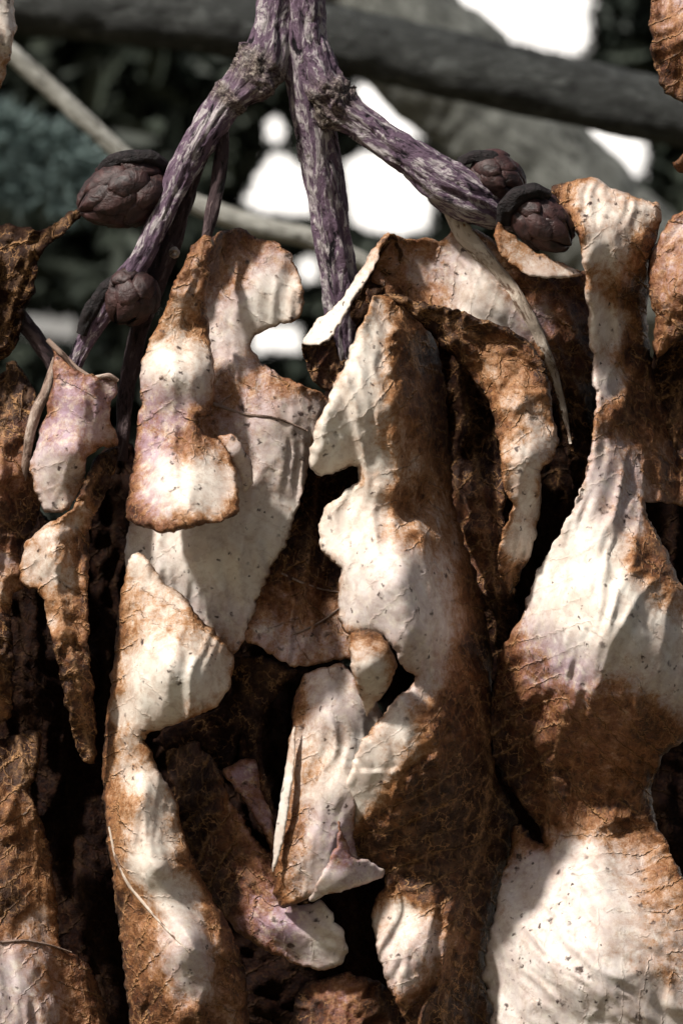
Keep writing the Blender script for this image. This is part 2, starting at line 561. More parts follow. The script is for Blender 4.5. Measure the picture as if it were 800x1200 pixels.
def tube(name, parent, path, mat, rings=28, step=4.0, rough=0.16, ridge=0.10, knots=(), label=None, flat=1.0, twist=0.6, cap=True):
    """path: (x, y, depth, radius) in photo pixels"""
    SEED[0] += 1
    sd = SEED[0] * 7.9
    C = catmull(path, step, False)
    n = len(C)
    tan = np.gradient(C[:, :3], axis=0)
    tan /= np.linalg.norm(tan, axis=1)[:, None] + 1e-9
    ref = np.array([0.0, 0.0, 1.0])
    u = np.cross(tan, ref)
    bad = np.linalg.norm(u, axis=1) < 0.05
    u[bad] = np.array([1.0, 0, 0])
    u /= np.linalg.norm(u, axis=1)[:, None]
    v = np.cross(u, tan)
    seg = np.linalg.norm(np.diff(C[:, :3], axis=0), axis=1)
    arc = np.concatenate([[0], np.cumsum(seg)])
    th = np.arange(rings) / rings * 2 * np.pi
    A, T = np.meshgrid(arc, th, indexing='ij')
    r = np.repeat(C[:, 3:4], rings, 1)
    ct, st = np.cos(T + A / 300 * twist), np.sin(T + A / 300 * twist)
    kn = np.zeros_like(r)
    for (ka, kw) in knots:
        kn = np.maximum(kn, np.exp(-((A - ka) / kw) ** 4))
    disp = ridge * fbm(ct * 2.6 + 9, st * 2.6, A / 90 + sd, 3) + rough * fbm(ct * 1.1, st * 1.1 + 4, A / 34 + sd, 4) \
        - ridge * 0.55 * np.clip(1 - 5 * np.abs(fbm(ct * 2.2, st * 2.2 + 20, A / 45 + sd, 3)), 0, 1)
    disp = disp + kn * (0.10 + 0.42 * fbm(ct * 2.4, st * 2.4, A / 12 + sd, 4, 0.65))
    rr = r * (1 + disp)
    P = C[:, None, :3] + u[:, None] * (np.cos(T) * rr)[..., None] + v[:, None] * (np.sin(T) * rr * flat)[..., None]
    co = to_world(P[..., 0], P[..., 1], P[..., 2]).reshape(-1, 3)
    faces = []
    for i in range(n - 1):
        for k in range(rings):
            k2 = (k + 1) % rings
            faces.append((i * rings + k, i * rings + k2, (i + 1) * rings + k2, (i + 1) * rings + k))
    if cap:
        faces.append(tuple(range(rings)))
        faces.append(tuple((n - 1) * rings + k for k in range(rings - 1, -1, -1)))
    m = mesh_from(name, co, faces)
    bark = np.stack([ct * r / 60, st * r / 60, A / 60 + sd], -1).reshape(-1, 3)
    attr(m, 'bark', bark, 'FLOAT_VECTOR')
    attr(m, 'knot', kn.reshape(-1))
    o = link(name, m, mat, parent)
    if label:
        o['label'] = label
    return o

def bud(parent, cx, cy, cd, length, width, ang, label, taper=0.6, rows=4, around=5, mat=None):
    """scaly bud; ang = direction of its tip in the picture plane, degrees, 0 = towards +x, 90 = down"""
    SEED[0] += 1
    sd = SEED[0]
    a = math.radians(ang)
    ax = np.array([math.cos(a), math.sin(a), 0.12])
    ax /= np.linalg.norm(ax)
    u = np.cross(ax, [0, 0, 1.0])
    u /= np.linalg.norm(u)
    v = np.cross(ax, u)
    def prof(s):      # s 0 base .. 1 tip
        return np.sqrt(np.clip(1 - np.abs(2 * s - 0.92) ** 2.3 / 1.2, 0, 1)) * (1 - taper * np.clip(s - 0.45, 0, 1) ** 1.3)
    def pos(s, th, off):
        r = prof(s) * width / 2 + off
        c = np.array([cx, cy, cd])
        P = c + ax * ((s - 0.5) * length)[..., None] + u * (np.cos(th) * r)[..., None] + v * (np.sin(th) * r)[..., None]
        return to_world(P[..., 0], P[..., 1], P[..., 2])
    def patch(s, th, off):
        co = pos(s, th, off).reshape(-1, 3)
        n, m = s.shape
        return co, [(i * m + k, i * m + k + 1, (i + 1) * m + k + 1, (i + 1) * m + k) for i in range(n - 1) for k in range(m - 1)]
    s, th = np.meshgrid(np.linspace(0.0, 1, 20), np.linspace(0, 2 * np.pi, 25), indexing='ij')
    co, fa = patch(s, th, np.full_like(s, -width * 0.07))
    core = link('bud', mesh_from('bud', co, fa), M_CAP, parent)
    core['label'] = label
    rs = np.random.RandomState(sd)
    for r in range(rows):
        for k in range(around):
            t0 = 2 * np.pi * (k + 0.5 * (r % 2) + rs.uniform(-.1, .1)) / around
            s0 = 0.0 + 0.66 * r / (rows - 0.4)
            ln = 0.47 + rs.uniform(-.07, .07)
            a_, b_ = np.meshgrid(np.linspace(0, 1, 9), np.linspace(-1, 1, 9), indexing='ij')
            wid = (2 * np.pi / around) * 0.51 * np.sqrt(np.clip(1 - a_ ** 3.2, 0.0, 1))
            ss = np.clip(s0 + ln * a_, 0, 0.995)
            of = width * (0.15 - 0.06 * r / rows) * (0.35 + 0.75 * a_ - 0.45 * a_ ** 4) * (1 - 0.8 * b_ ** 2) - width * 0.03 \
                + width * 0.05 * fbm(a_ * 4, b_ * 4, np.full_like(a_, sd * 3.1 + r * 7 + k), 3)
            co, fa = patch(ss, t0 + b_ * wid, of)
            sc = link('scale', mesh_from('scale', co, fa), mat or M_BUD, core)
            so = sc.modifiers.new('thickness', 'SOLIDIFY')
            so.thickness = 2.4 * S
            so.offset = 0
    return core

# ------------------------------------------------------------------ background: thick branch, lichened limb, stick, spruce, hedge
def bgtube(name, pts, depth_m, mat, label, cat, **kw):
    """pts are (photo x, photo y, radius in photo pixels); depth_m metres behind the leaf cluster"""
    o = tube(name, None, [(x, y, -depth_m / S, r) for x, y, r in pts], mat, flat=(D + depth_m) / D, **kw)
    o['label'] = label
    o['category'] = cat
    return o

bgtube('thick_branch', [(-900, -60, 40), (-300, -30, 40), (200, 18, 40), (400, 48, 40), (600, 92, 40), (800, 136, 38), (1100, 200, 37), (1700, 330, 34)],
       0.20, M_BRANCH, 'thick dark grey branch crossing behind the forked twig', 'branch', rings=40, step=8, rough=0.10, ridge=0.05)
bgtube('lichened_limb', [(-250, -800, 95), (100, -380, 85), (430, -10, 78), (560, 120, 74), (700, 262, 70), (1000, 560, 66), (1400, 980, 60)],
       0.34, M_LIMB, 'pale lichened limb slanting behind the thick branch and the scaly buds', 'branch', rings=40, step=8, rough=0.12, ridge=0.06)
bgtube('bare_stick', [(-250, -170, 9), (-60, 0, 10), (20, 68, 11), (80, 122, 11), (145, 182, 11), (215, 232, 12), (290, 262, 13), (370, 282, 12), (470, 330, 10)],
       0.16, M_STICK, 'thin pale bare stick slanting behind the tapered bud', 'stick', rings=20, step=6, rough=0.14)

SKY_GAPS = [np.array(p, float) for p in (
    [(281, 240), (296, 205), (315, 176), (335, 176), (352, 192), (372, 196), (374, 258), (340, 256), (300, 252)],
    [(310, 140), (325, 133), (336, 150), (331, 168), (312, 166)],
    [(396, 184), (430, 170), (470, 188), (512, 235), (507, 270), (470, 280), (430, 274), (406, 266)],
    [(410, 98), (440, 94), (470, 128), (502, 170), (470, 167), (430, 142)],
    [(343, 306), (372, 294), (378, 332), (352, 334)],
    [(293, 378), (352, 378), (358, 414), (292, 414)],
    [(494, -40), (692, -40), (694, 55), (682, 68), (600, 50), (545, 46)],
    [(671, 145), (690, 137), (740, 153), (759, 172), (757, 207), (742, 210), (700, 177)],
    [(20, 366), (95, 374), (92, 402), (30, 394)],
    [(98, 580), (118, 580), (118, 642), (100, 642)])]
SKY_GAPS = [g.mean(0) + (g - g.mean(0)) * 0.9 for g in SKY_GAPS]

def leaf_scatter(name, n, box, depth, size, mat, seed, gaps=(), tilt=1.0, aspect=0.45):
    """n pointed leaf blades of six triangles each, spread through a volume behind the cluster; returns one mesh object"""
    rs = np.random.RandomState(seed)
    x0, x1, y0, y1 = box
    px = rs.uniform(x0, x1, n)
    py = rs.uniform(y0, y1, n)
    dm = rs.uniform(depth[0], depth[1], n)
    sz = rs.uniform(size[0], size[1], n)
    if len(gaps):
        # more and smaller leaves round the openings, so that the openings keep their outlines
        ex = []
        for g in gaps:
            a, b = g.min(0) - 60, g.max(0) + 60
            ex.append(np.stack([rs.uniform(a[0], b[0], 3500), rs.uniform(a[1], b[1], 3500)], 1))
        ex = np.concatenate(ex)
        px, py = np.concatenate([px, ex[:, 0]]), np.concatenate([py, ex[:, 1]])
        dm = np.concatenate([dm, rs.uniform(depth[0], depth[1], len(ex))])
        sz = np.concatenate([sz, rs.uniform(size[0], size[1], len(ex))])
        q = np.stack([px, py], 1)
        keep = np.ones(len(px), bool)
        near = np.full(len(px), 1e9)
        for g in gaps:
            keep &= ~inside(g, q)
            near = np.minimum(near, nearest(q, catmull(g, 4.0, True))[0])
        sz = np.minimum(sz, np.maximum(0.0035, near * S * (D + dm) / D * 1.9))
    else:
        keep = np.ones(n, bool)
    px, py, dm, sz = px[keep], py[keep], dm[keep], sz[keep]
    c = to_world(px, py, -dm / S)
    n = len(px)
    L = rs.normal(size=(n, 3))
    L /= np.linalg.norm(L, axis=1)[:, None]
    N = rs.normal(size=(n, 3)) * 0.7 + np.array([-0.1, -0.7, 0.5])
    W = np.cross(L, N)
    W /= np.linalg.norm(W, axis=1)[:, None]
    N = np.cross(W, L)
    shape = [(-0.5, 0, 0), (-0.2, 0.8, 0.10), (0.2, 0.75, 0.10), (0.5, 0, -0.05), (0.2, -0.75, 0.10), (-0.2, -0.8, 0.10), (0.0, 0, 0)]
    V = np.stack([c + L * (a * sz)[:, None] + W * (b * sz * aspect * 0.5)[:, None] + N * (e * sz)[:, None] for a, b, e in shape], 1)
    tri = [(6, 0, 1), (6, 1, 2), (6, 2, 3), (6, 3, 4), (6, 4, 5), (6, 5, 0)]
    F = (np.arange(n)[:, None, None] * 7 + np.array(tri)[None]).reshape(-1, 3)
    m = bpy.data.meshes.new(name)
    m.from_pydata(V.reshape(-1, 3).tolist(), [], F.tolist())
    m.update()
    return link(name, m, mat, None, smooth=False)

hedge = leaf_scatter('hedge_foliage', 110000, (-650, 1450, -300, 1450), (0.50, 0.80), (0.008, 0.021), M_HEDGE, 3, SKY_GAPS)
hedge['kind'] = 'stuff'
hedge['label'] = 'dark blurred evergreen foliage with bright sky showing through its gaps'
hedge['category'] = 'foliage'

def spruce():
    root = empty('spruce_sprig', 'blurred blue-green spruce sprig behind the tapered bud', 'sprig')
    k = 0.30
    rs = np.random.RandomState(5)
    stems = [[(-140, 120, 5), (-40, 170, 5), (60, 205, 4), (125, 205, 2)], [(-120, 190, 4), (-20, 215, 4), (70, 235, 3), (95, 238, 2)],
             [(-130, 90, 4), (-30, 140, 4), (40, 165, 3), (95, 182, 2)]]
    for st in stems:
        tube('stem', root, [(x, y, -k / S, r) for x, y, r in st], M_DARKBARK, rings=10, step=8, flat=1.5)
        C = catmull([(x, y) for x, y, r in st], 1.1, False)
        V, F = [], []
        for (x, y) in C:
            for _ in range(7):
                a = rs.uniform(0, 2 * math.pi)
                b = to_world(x, y, -k / S)
                dirv = np.array([math.cos(a) * 0.8 + 0.35, rs.normal() * 0.6, math.sin(a) * 0.8])
                dirv /= np.linalg.norm(dirv)
                L = rs.uniform(0.006, 0.011)
                side = np.cross(dirv, rs.normal(size=3))
                side *= 0.00065 / np.linalg.norm(side)
                up = np.cross(dirv, side)
                i = len(V)
                V += [b + side, b - side * 0.5 + up * 0.8, b - side * 0.5 - up * 0.8, b + dirv * L]
                F += [(i, i + 1, i + 3), (i + 1, i + 2, i + 3), (i + 2, i, i + 3)]
        o = link('needles', mesh_from('needles', V, F), M_NEEDLE, root, smooth=False)
        o['kind'] = 'stuff'
spruce()

# ------------------------------------------------------------------ the forked twig
twig = empty('forked_twig', 'purple-grey forked twig hung with large pale and brown dried leaves', 'twig')
tube('stem', twig, [(352, -120, 0, 29), (354, -20, 0, 28), (356, 50, 2, 27), (364, 110, 0, 26), (374, 180, -8, 23), (384, 240, -14, 22), (392, 300, -20, 22), (400, 360, -30, 20), (404, 420, -40, 16)],
     M_BARK, rings=56, step=2.5, ridge=0.2, rough=0.12)
tube('fork', twig, [(330, -60, 2, 22), (322, 10, 6, 22), (314, 60, 10, 26), (292, 92, 14, 26), (262, 122, 18, 20), (238, 160, 20, 20), (214, 200, 22, 18), (190, 252, 24, 15), (168, 298, 24, 13), (146, 332, 20, 16), (118, 372, 14, 13), (96, 408, 8, 10), (84, 440, 0, 8)],
     M_BARK, rings=56, step=2.5, ridge=0.22, rough=0.14, knots=((150, 24), (196, 10)), label='pale fork slanting past the tapered bud')
tube('fork', twig, [(362, 40, 8, 18), (374, 86, 12, 25), (392, 122, 16, 26), (418, 140, 18, 20), (452, 166, 20, 20), (490, 192, 22, 23), (522, 214, 22, 28), (552, 232, 18, 28), (580, 246, 8, 22), (605, 258, -4, 14)],
     M_BARK, rings=56, step=2.5, ridge=0.26, rough=0.12, knots=((84, 26),), label='purple fork with a crusty knot leading to the two reddish buds')
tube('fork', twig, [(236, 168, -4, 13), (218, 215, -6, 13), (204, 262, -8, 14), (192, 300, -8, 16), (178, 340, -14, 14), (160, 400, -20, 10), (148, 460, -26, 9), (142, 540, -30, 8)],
     M_DARKBARK, rings=36, step=3, ridge=0.25, rough=0.16, label='dark fork with a round leaf scar')
tube('leaf_scar', twig, [(204, 296, 4, 6), (204.5, 296, 9, 7), (205, 296.5, 12, 4)], M_RIB, rings=16, step=1)

bud(twig, 142, 227, 6, 106, 75, 158, 'large dark brown scaly bud, tapered, beside the pale fork', 0.72, 4, 5)
tube('bud_scar', twig, [(118, 198, 10, 5), (132, 188, 22, 8), (152, 183, 28, 9), (176, 184, 26, 9), (190, 192, 18, 8), (194, 206, 6, 6)], M_CAP, rings=18, step=2, rough=0.5)
bud(twig, 152, 350, 20, 66, 58, 120, 'small dark red scaly bud with a glint, low on the pale fork', 0.4, 3, 5)
tube('bud_scar', twig, [(96, 392, 20, 6), (108, 362, 24, 9), (126, 338, 26, 10), (150, 324, 26, 9), (168, 328, 20, 8)], M_CAP, rings=18, step=2, rough=0.5)
bud(twig, 584, 208, 12, 66, 50, 30, 'pinkish brown bud under a black scar on the purple fork', 0.4, 3, 5)
tube('bud_scar', twig, [(538, 190, 14, 6), (556, 184, 24, 8), (574, 185, 26, 8), (586, 194, 20, 5)], M_CAP, rings=18, step=2, rough=0.5)
bud(twig, 636, 262, 34, 82, 56, 40, 'dark red bud with a glint, cupped by a pale leaf flap', 0.45, 3, 5)
tube('bud_scar', twig, [(590, 262, 40, 8), (592, 244, 50, 10), (606, 230, 56, 10), (626, 224, 54, 10), (642, 230, 44, 8)], M_CAP, rings=18, step=2, rough=0.5)

# ---- big leaves of the cluster (outline, relief and blotches with painted light and shade in photo pixels)
R1 = sheet('leaf', twig,
    [(645, 220), (668, 212), (692, 209), (722, 222), (752, 235), (771, 240), (775, 262), (766, 290), (760, 330), (757, 372), (762, 420), (772, 462), (800, 505), (850, 520),
     (850, 585), (800, 592), (770, 588), (754, 588), (762, 612), (778, 642), (800, 688), (850, 730), (850, 850), (800, 868), (776, 888), (763, 925), (768, 962), (800, 1024), (850, 1060),
     (850, 1240), (588, 1240), (576, 1180), (565, 1146), (572, 1100), (587, 1035), (596, 1000), (600, 972), (606, 964), (626, 984), (642, 993), (626, 966), (602, 930), (577, 890),
     (573, 850), (576, 802), (582, 775), (592, 750), (608, 728), (618, 700), (628, 672), (641, 650), (655, 625), (668, 600), (682, 570), (688, 540), (693, 510), (697, 470), (694, 440),
     (691, 400), (688, 372), (684, 330), (680, 290), (668, 258), (650, 240)],
    [(690, 212, 0), (645, 225, 10), (770, 245, 0), (700, 300, 45), (690, 372, 25), (750, 372, -45), (698, 470, 35), (760, 460, -60), (705, 560, 70), (640, 660, 45), (790, 580, -30), (690, 700, 120),
     (780, 740, 100), (590, 800, 5), (640, 830, 45), (720, 830, 95), (800, 840, 50), (580, 880, -30), (650, 930, -10), (740, 920, 0), (640, 990, -20), (700, 1000, 25), (790, 1060, 35), (620, 1080, 45),
     (700, 1120, 100), (570, 1150, -10), (800, 1200, 70), (690, 1200, 80)],
    [(700, 290, 0), (690, 240, 0), (740, 252, .15), (700, 380, -.1), (705, 450, -.1), (700, 560, -.1), (680, 640, -.2), (720, 700, -.2), (680, 760, -.2), (650, 720, -.1), (770, 740, -.1), (725, 545, .35), (790, 800, .0),
     (640, 1010, -.1), (700, 1060, -.1), (620, 1120, -.2), (700, 1170, -.2), (770, 1100, .3), (620, 1040, 0), (640, 1170, -.2), (760, 1180, .05), (680, 1020, 0),
     (740, 340, .9), (750, 420, .9), (738, 480, .85), (780, 550, .75), (735, 590, .2), (762, 660, .8), (795, 710, .5), (590, 790, .85), (600, 840, .9), (640, 870, .7), (622, 790, .4), (720, 835, .55), (700, 880, .6),
     (760, 850, .8), (640, 920, .8), (600, 900, 1.0), (690, 940, .75), (740, 950, .75), (785, 1040, .5), (770, 1060, .45), (790, 1130, .4), (740, 1090, .15), (652, 242, .75), (765, 285, .8), (665, 262, .6), (720, 310, .35), (620, 960, .8), (605, 985, .5)],  # pale neck and brown far side partly paint in light and shade
    lilac=[(700, 300, .1), (630, 810, .9), (625, 1110, .2), (630, 1105, .3), (780, 560, .5), (700, 700, 0), (700, 1000, .2), (620, 960, .6), (780, 1100, .2)],
    axis=[(720, 230), (722, 380), (735, 520), (700, 700), (655, 860), (642, 985), (700, 1062), (762, 1112), (830, 1180)], roll=(26, 24), crumple=9, label='largest pale leaf, narrow-necked, with brown wrinkled fold and purple stains')
C1 = sheet('leaf', twig,
    [(438, 347), (455, 346), (475, 356), (497, 378), (512, 405), (521, 445), (525, 490), (528, 540), (532, 590), (546, 640), (560, 680), (571, 730), (577, 780), (575, 830), (577, 885), (590, 925), (606, 962),
     (602, 985), (594, 1015), (580, 1070), (570, 1120), (568, 1150), (578, 1180), (590, 1240), (492, 1240), (470, 1185), (452, 1150), (441, 1110), (437, 1080), (440, 1050), (452, 1036), (448, 1020), (430, 1012), (416, 1010),
     (412, 985), (402, 965), (400, 945), (408, 905), (424, 870), (440, 850), (458, 824), (478, 808), (487, 797), (468, 777), (459, 757), (440, 742), (412, 745),
     (399, 735), (397, 700), (397, 667), (384, 655), (374, 635), (375, 610), (384, 592), (405, 575), (418, 562), (418, 548), (410, 548), (395, 554), (375, 556), (364, 548), (365, 520), (372, 495), (392, 452), (408, 415), (425, 375)],
    [(440, 348, 45), (480, 365, 25), (520, 440, -40), (430, 420, 95), (385, 500, 105), (465, 480, 100), (366, 540, 95), (410, 548, 80), (525, 530, -40), (430, 585, 84), (376, 625, 75), (450, 578, 104), (478, 598, 46), (515, 580, 12), (490, 622, 96), (530, 606, -14), (450, 690, 155), (398, 700, 95),
     (530, 650, 30), (560, 720, -10), (574, 800, -30), (490, 740, 150), (520, 850, 100), (440, 742, 125), (487, 797, 115), (402, 930, 70), (450, 900, 120), (540, 920, 60), (592, 950, -40), (480, 1000, 45), (450, 1030, 25), (438, 1090, 30),
     (480, 1110, 70), (540, 1100, 20), (567, 1150, -40), (500, 1200, 45)],
    [(420, 420, -.1), (390, 490, -.2), (380, 530, -.2), (420, 470, .0), (440, 395, .1), (390, 610, -.1), (400, 650, -.1), (430, 690, -.2), (470, 690, -.2), (500, 740, -.1), (460, 740, -.1), (430, 720, -.1), (490, 790, .1), (460, 840, .1),
     (420, 890, -.1), (470, 860, .15), (470, 1080, .1), (500, 1110, .2), (460, 1120, .1), (515, 605, .35), (500, 540, .45), (440, 545, .1), (520, 690, .2), (430, 600, .1), (405, 940, .0),
     (470, 400, .8), (495, 420, 1), (500, 480, .9), (470, 510, .55), (520, 520, 1), (475, 585, .75), (545, 690, .75), (560, 760, 1), (540, 830, .9), (505, 850, .75), (560, 900, 1), (500, 930, 1), (440, 980, .95), (490, 1030, 1),
     (540, 1060, .9), (550, 1000, 1), (540, 1140, .9), (530, 1180, 1), (480, 450, .7), (500, 620, .5), (420, 740, .3), (560, 960, 1.1)],  # cream and brown points paint in the lit and shaded sides
    lilac=[(400, 500, 0), (520, 780, .4), (440, 900, .1), (500, 1000, 0), (560, 1150, .5)],
    axis=[(470, 360), (500, 480), (505, 600), (520, 720), (560, 830), (575, 900), (560, 1000), (530, 1100), (520, 1200)], roll=(26, 30), crumple=9, wrinkle=4, label='tall bulging central leaf, painted cream on the lit side and veined brown on the shaded side')
curl = sheet('curl', C1, [(412, 742), (426, 738), (442, 740), (456, 753), (464, 778), (456, 804), (442, 822), (429, 840), (424, 822), (414, 792), (409, 764)],
    [(412, 745, 150), (440, 742, 160), (462, 778, 150), (432, 780, 172), (428, 836, 110), (445, 815, 135)], [(435, 748, .7), (430, 785, -.1), (440, 795, -.1), (428, 768, .15), (456, 775, .45), (432, 815, .1)], roll=(12, 12), crumple=4, edge_brown=.5)
L2 = sheet('leaf', twig,
    [(246, 284), (262, 270), (280, 268), (300, 277), (326, 285), (345, 303), (355, 335), (353, 371), (340, 377), (318, 383), (302, 392), (296, 405), (305, 422), (328, 438), (346, 448), (368, 456), (391, 468), (382, 484), (372, 505),
     (362, 550), (350, 592), (338, 632), (318, 666), (302, 706), (288, 743), (274, 768), (240, 752), (200, 706), (150, 668), (150, 620), (178, 500), (226, 350)],
    [(280, 270, -30), (345, 320, -10), (300, 330, 15), (250, 300, -40), (320, 375, 10), (300, 410, 0), (260, 430, 10), (385, 470, 5), (330, 480, 30), (360, 540, 10), (300, 560, 35), (230, 560, 0), (320, 650, 25), (260, 640, 40),
     (200, 650, 10), (285, 740, 20), (230, 720, 10), (160, 640, -20)],
    [(290, 290, .45), (270, 330, .5), (320, 340, -.1), (300, 365, -.2), (270, 400, .1), (262, 450, .45), (300, 460, .4), (330, 455, .5), (345, 490, .05), (300, 500, .1), (320, 530, .05), (280, 520, .4), (310, 560, .2), (250, 680, -.2), (290, 650, -.2),
     (300, 620, -.1), (220, 660, -.1), (270, 720, -.1), (300, 690, -.1), (255, 745, .4), (345, 310, .3), (260, 290, .6), (240, 560, .5), (250, 470, .5), (290, 590, .1), (335, 600, 0)],
    lilac=[(300, 290, .6), (270, 330, .5), (320, 350, 0), (300, 470, .6), (340, 500, .3), (280, 660, 0), (260, 740, .4)],
    axis=[(262, 275), (262, 380), (275, 480), (270, 600), (262, 700), (262, 760)], roll=(16, 14), crumple=8, label='broad pale leaf with torn notch behind the folded narrow leaf')
tube('midrib', L2, on_surface(L2, [(250, 473, 3.2), (285, 485, 3), (325, 490, 2.6), (360, 505, 2)]), M_STALK, rings=10, step=3)
L1 = sheet('leaf', twig,
    [(240, 272), (250, 280), (246, 310), (243, 360), (246, 395), (252, 430), (250, 470), (244, 488), (232, 488), (240, 508), (262, 520), (275, 545), (281, 580), (278, 603), (255, 612), (220, 620), (195, 625), (165, 616), (147, 606),
     (150, 580), (158, 540), (160, 500), (165, 470), (165, 430), (175, 400), (190, 370), (206, 330), (224, 290)],
    [(240, 275, 30), (225, 330, 60), (190, 390, 50), (245, 390, 40), (205, 440, 95), (165, 470, 50), (250, 470, 60), (205, 520, 90), (160, 540, 60), (270, 545, 85), (215, 580, 155), (150, 605, 100), (275, 600, 135), (215, 622, 160)],
    [(225, 320, .3), (235, 300, .6), (210, 360, .3), (195, 385, .5), (235, 370, .65), (205, 430, .0), (185, 430, .0), (225, 440, .05), (200, 460, .1), (175, 470, .2), (230, 460, .1), (235, 490, .7), (215, 512, .75), (220, 530, .6), (178, 505, .4), (190, 540, -.1),
     (220, 570, -.15), (250, 560, -.05), (180, 580, -.05), (250, 590, .0), (265, 540, .4), (270, 600, .7), (220, 616, .7), (160, 600, .7), (152, 560, .6), (195, 500, .1), (200, 340, .5)],
    lilac=[(178, 505, 1), (200, 400, 0), (160, 605, .9), (220, 570, 0), (240, 300, .5)],
    axis=[(240, 275), (222, 340), (205, 420), (205, 500), (215, 615)], roll=(20, 22), crumple=7, label='narrow folded tan leaf with ragged hole and brown crusted lower edge')
tube('stalk', L1, [(258, 140, 10, 10), (260, 180, 14, 9), (254, 222, 20, 9), (246, 258, 28, 8), (240, 285, 34, 5)], M_DARKBARK, rings=20, step=3)
sheet('curl', L1, [(254, 512), (268, 509), (284, 520), (294, 542), (297, 566), (286, 576), (280, 552), (268, 530)],
    [(256, 512, 70), (290, 540, 72), (285, 570, 60), (275, 530, 84)], [(280, 530, -.1), (290, 560, .0), (262, 515, .4)], lilac=[(280, 530, .4)], roll=(10, 8), crumple=3)
L3 = sheet('leaf', twig,
    [(149, 658), (164, 645), (178, 662), (194, 684), (212, 694), (228, 716), (255, 744), (274, 768), (272, 802), (255, 826), (215, 846), (176, 859), (172, 868), (186, 900), (206, 936), (216, 980), (236, 1030), (266, 1080), (286, 1130), (291, 1178), (288, 1240),
     (164, 1240), (151, 1180), (143, 1120), (135, 1050), (125, 980), (119, 910), (124, 850), (130, 790), (139, 720)],
    [(155, 660, 20), (200, 700, 45), (140, 760, 20), (200, 780, 115), (270, 780, 60), (230, 830, 95), (176, 860, 60), (125, 860, 0), (150, 860, 50), (160, 940, 75), (122, 930, 0), (205, 940, 30), (180, 1020, 95), (140, 1060, 10), (235, 1030, 30), (220, 1110, 105),
     (285, 1130, 20), (150, 1160, 10), (220, 1190, 80)],
    [(163, 672, .0), (185, 690, .15), (165, 700, .5), (200, 730, .4), (230, 740, .4), (190, 760, .05), (200, 790, -.2), (240, 790, -.1), (160, 790, -.05), (150, 830, .05), (190, 830, -.1), (262, 790, .2), (150, 870, .1), (165, 920, .0), (180, 960, -.1), (175, 1010, -.2), (200, 1050, .0),
     (220, 1090, -.1), (215, 1130, -.05), (230, 1160, .1), (138, 740, .7), (132, 800, .75), (130, 870, .8), (128, 930, .6), (145, 945, .7), (135, 1000, .6), (145, 1060, .9), (160, 1120, .85), (165, 1090, .6), (175, 1170, .9), (205, 960, .5), (220, 1010, .6), (255, 1080, .75), (275, 1140, .8),
     (230, 1190, .85), (270, 1180, .5), (172, 880, .5), (230, 840, .5), (190, 720, .35), (180, 1130, .4)],
    lilac=[(200, 780, 0), (230, 1150, .4), (160, 700, 0), (180, 1000, 0)],
    axis=[(165, 650), (165, 760), (150, 880), (135, 990), (160, 1050), (200, 1100), (235, 1200)], roll=(28, 34), crumple=8, label='long rolled cream leaf with ochre margins hanging below the narrow folded leaf')
tube('midrib', L3, on_surface(L3, [(128, 968, 2), (136, 1005, 3), (152, 1038, 3.2), (175, 1066, 3), (198, 1092, 2.6), (222, 1116, 1.6)], 1.5), M_RIB, rings=10, step=3)
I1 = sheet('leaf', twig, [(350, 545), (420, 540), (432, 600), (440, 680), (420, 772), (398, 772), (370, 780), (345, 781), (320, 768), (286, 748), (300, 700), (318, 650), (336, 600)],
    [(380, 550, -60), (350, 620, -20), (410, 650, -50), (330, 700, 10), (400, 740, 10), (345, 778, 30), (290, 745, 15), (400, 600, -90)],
    [(380, 580, 1.3), (350, 640, 1.05), (390, 660, 1.05), (330, 700, .6), (370, 720, .6), (310, 740, .3), (350, 762, .25), (385, 765, .3), (395, 745, .4)], lilac=[(350, 750, .6), (370, 600, .1)],  # highest values paint the shade into the upper part
    axis=[(372, 560), (362, 640), (345, 775)], roll=(8, 6), crumple=8, label='brown leaf with pale veins, shade painted into its top, deep between the pale leaves')
tube('midrib', I1, on_surface(I1, [(330, 672, 2), (352, 682, 2.2), (375, 690, 2), (398, 694, 1.6)], 1), M_STALK, rings=8, step=3)
tube('midrib', I1, on_surface(I1, [(398, 712, 1.6), (380, 726, 2.2), (358, 738, 2.2), (335, 746, 1.6)], 1), M_STALK, rings=8, step=3)
Mm = sheet('leaf', twig,
    [(356, 790), (374, 783), (398, 779), (414, 790), (440, 820), (450, 850), (440, 880), (420, 930), (415, 975), (418, 1003), (448, 1019), (447, 1028), (420, 1038), (388, 1047), (358, 1057), (332, 1063), (320, 1048), (322, 1010), (328, 960), (335, 900), (340, 850), (346, 812)],
    [(360, 790, 30), (400, 785, 40), (385, 840, 72), (340, 850, 20), (330, 950, 30), (385, 930, 85), (370, 1000, 75), (325, 1040, 25), (360, 1055, 50), (400, 1040, 60), (446, 1024, 35), (420, 1005, 50), (440, 850, 40)],
    [(380, 820, .0), (395, 850, .0), (370, 860, .1), (405, 800, .2), (360, 880, .4), (350, 830, .6), (370, 910, .4), (385, 940, -.1), (400, 960, -.1), (375, 970, .0), (350, 960, .55), (345, 1010, .6), (370, 1010, -.1), (365, 1030, .1), (335, 1040, .6), (335, 980, .7), (400, 1030, .0), (430, 1025, .05),
     (400, 900, .1), (420, 880, .0)],
    lilac=[(395, 810, .4), (380, 900, .1), (370, 1010, .3), (405, 1000, 1), (420, 1030, .8), (330, 1050, .3)],
    axis=[(385, 785), (375, 880), (360, 960), (345, 1058)], roll=(18, 20), crumple=6, label='pale spotted leaf folded at its foot, below the ragged curl of the central leaf')
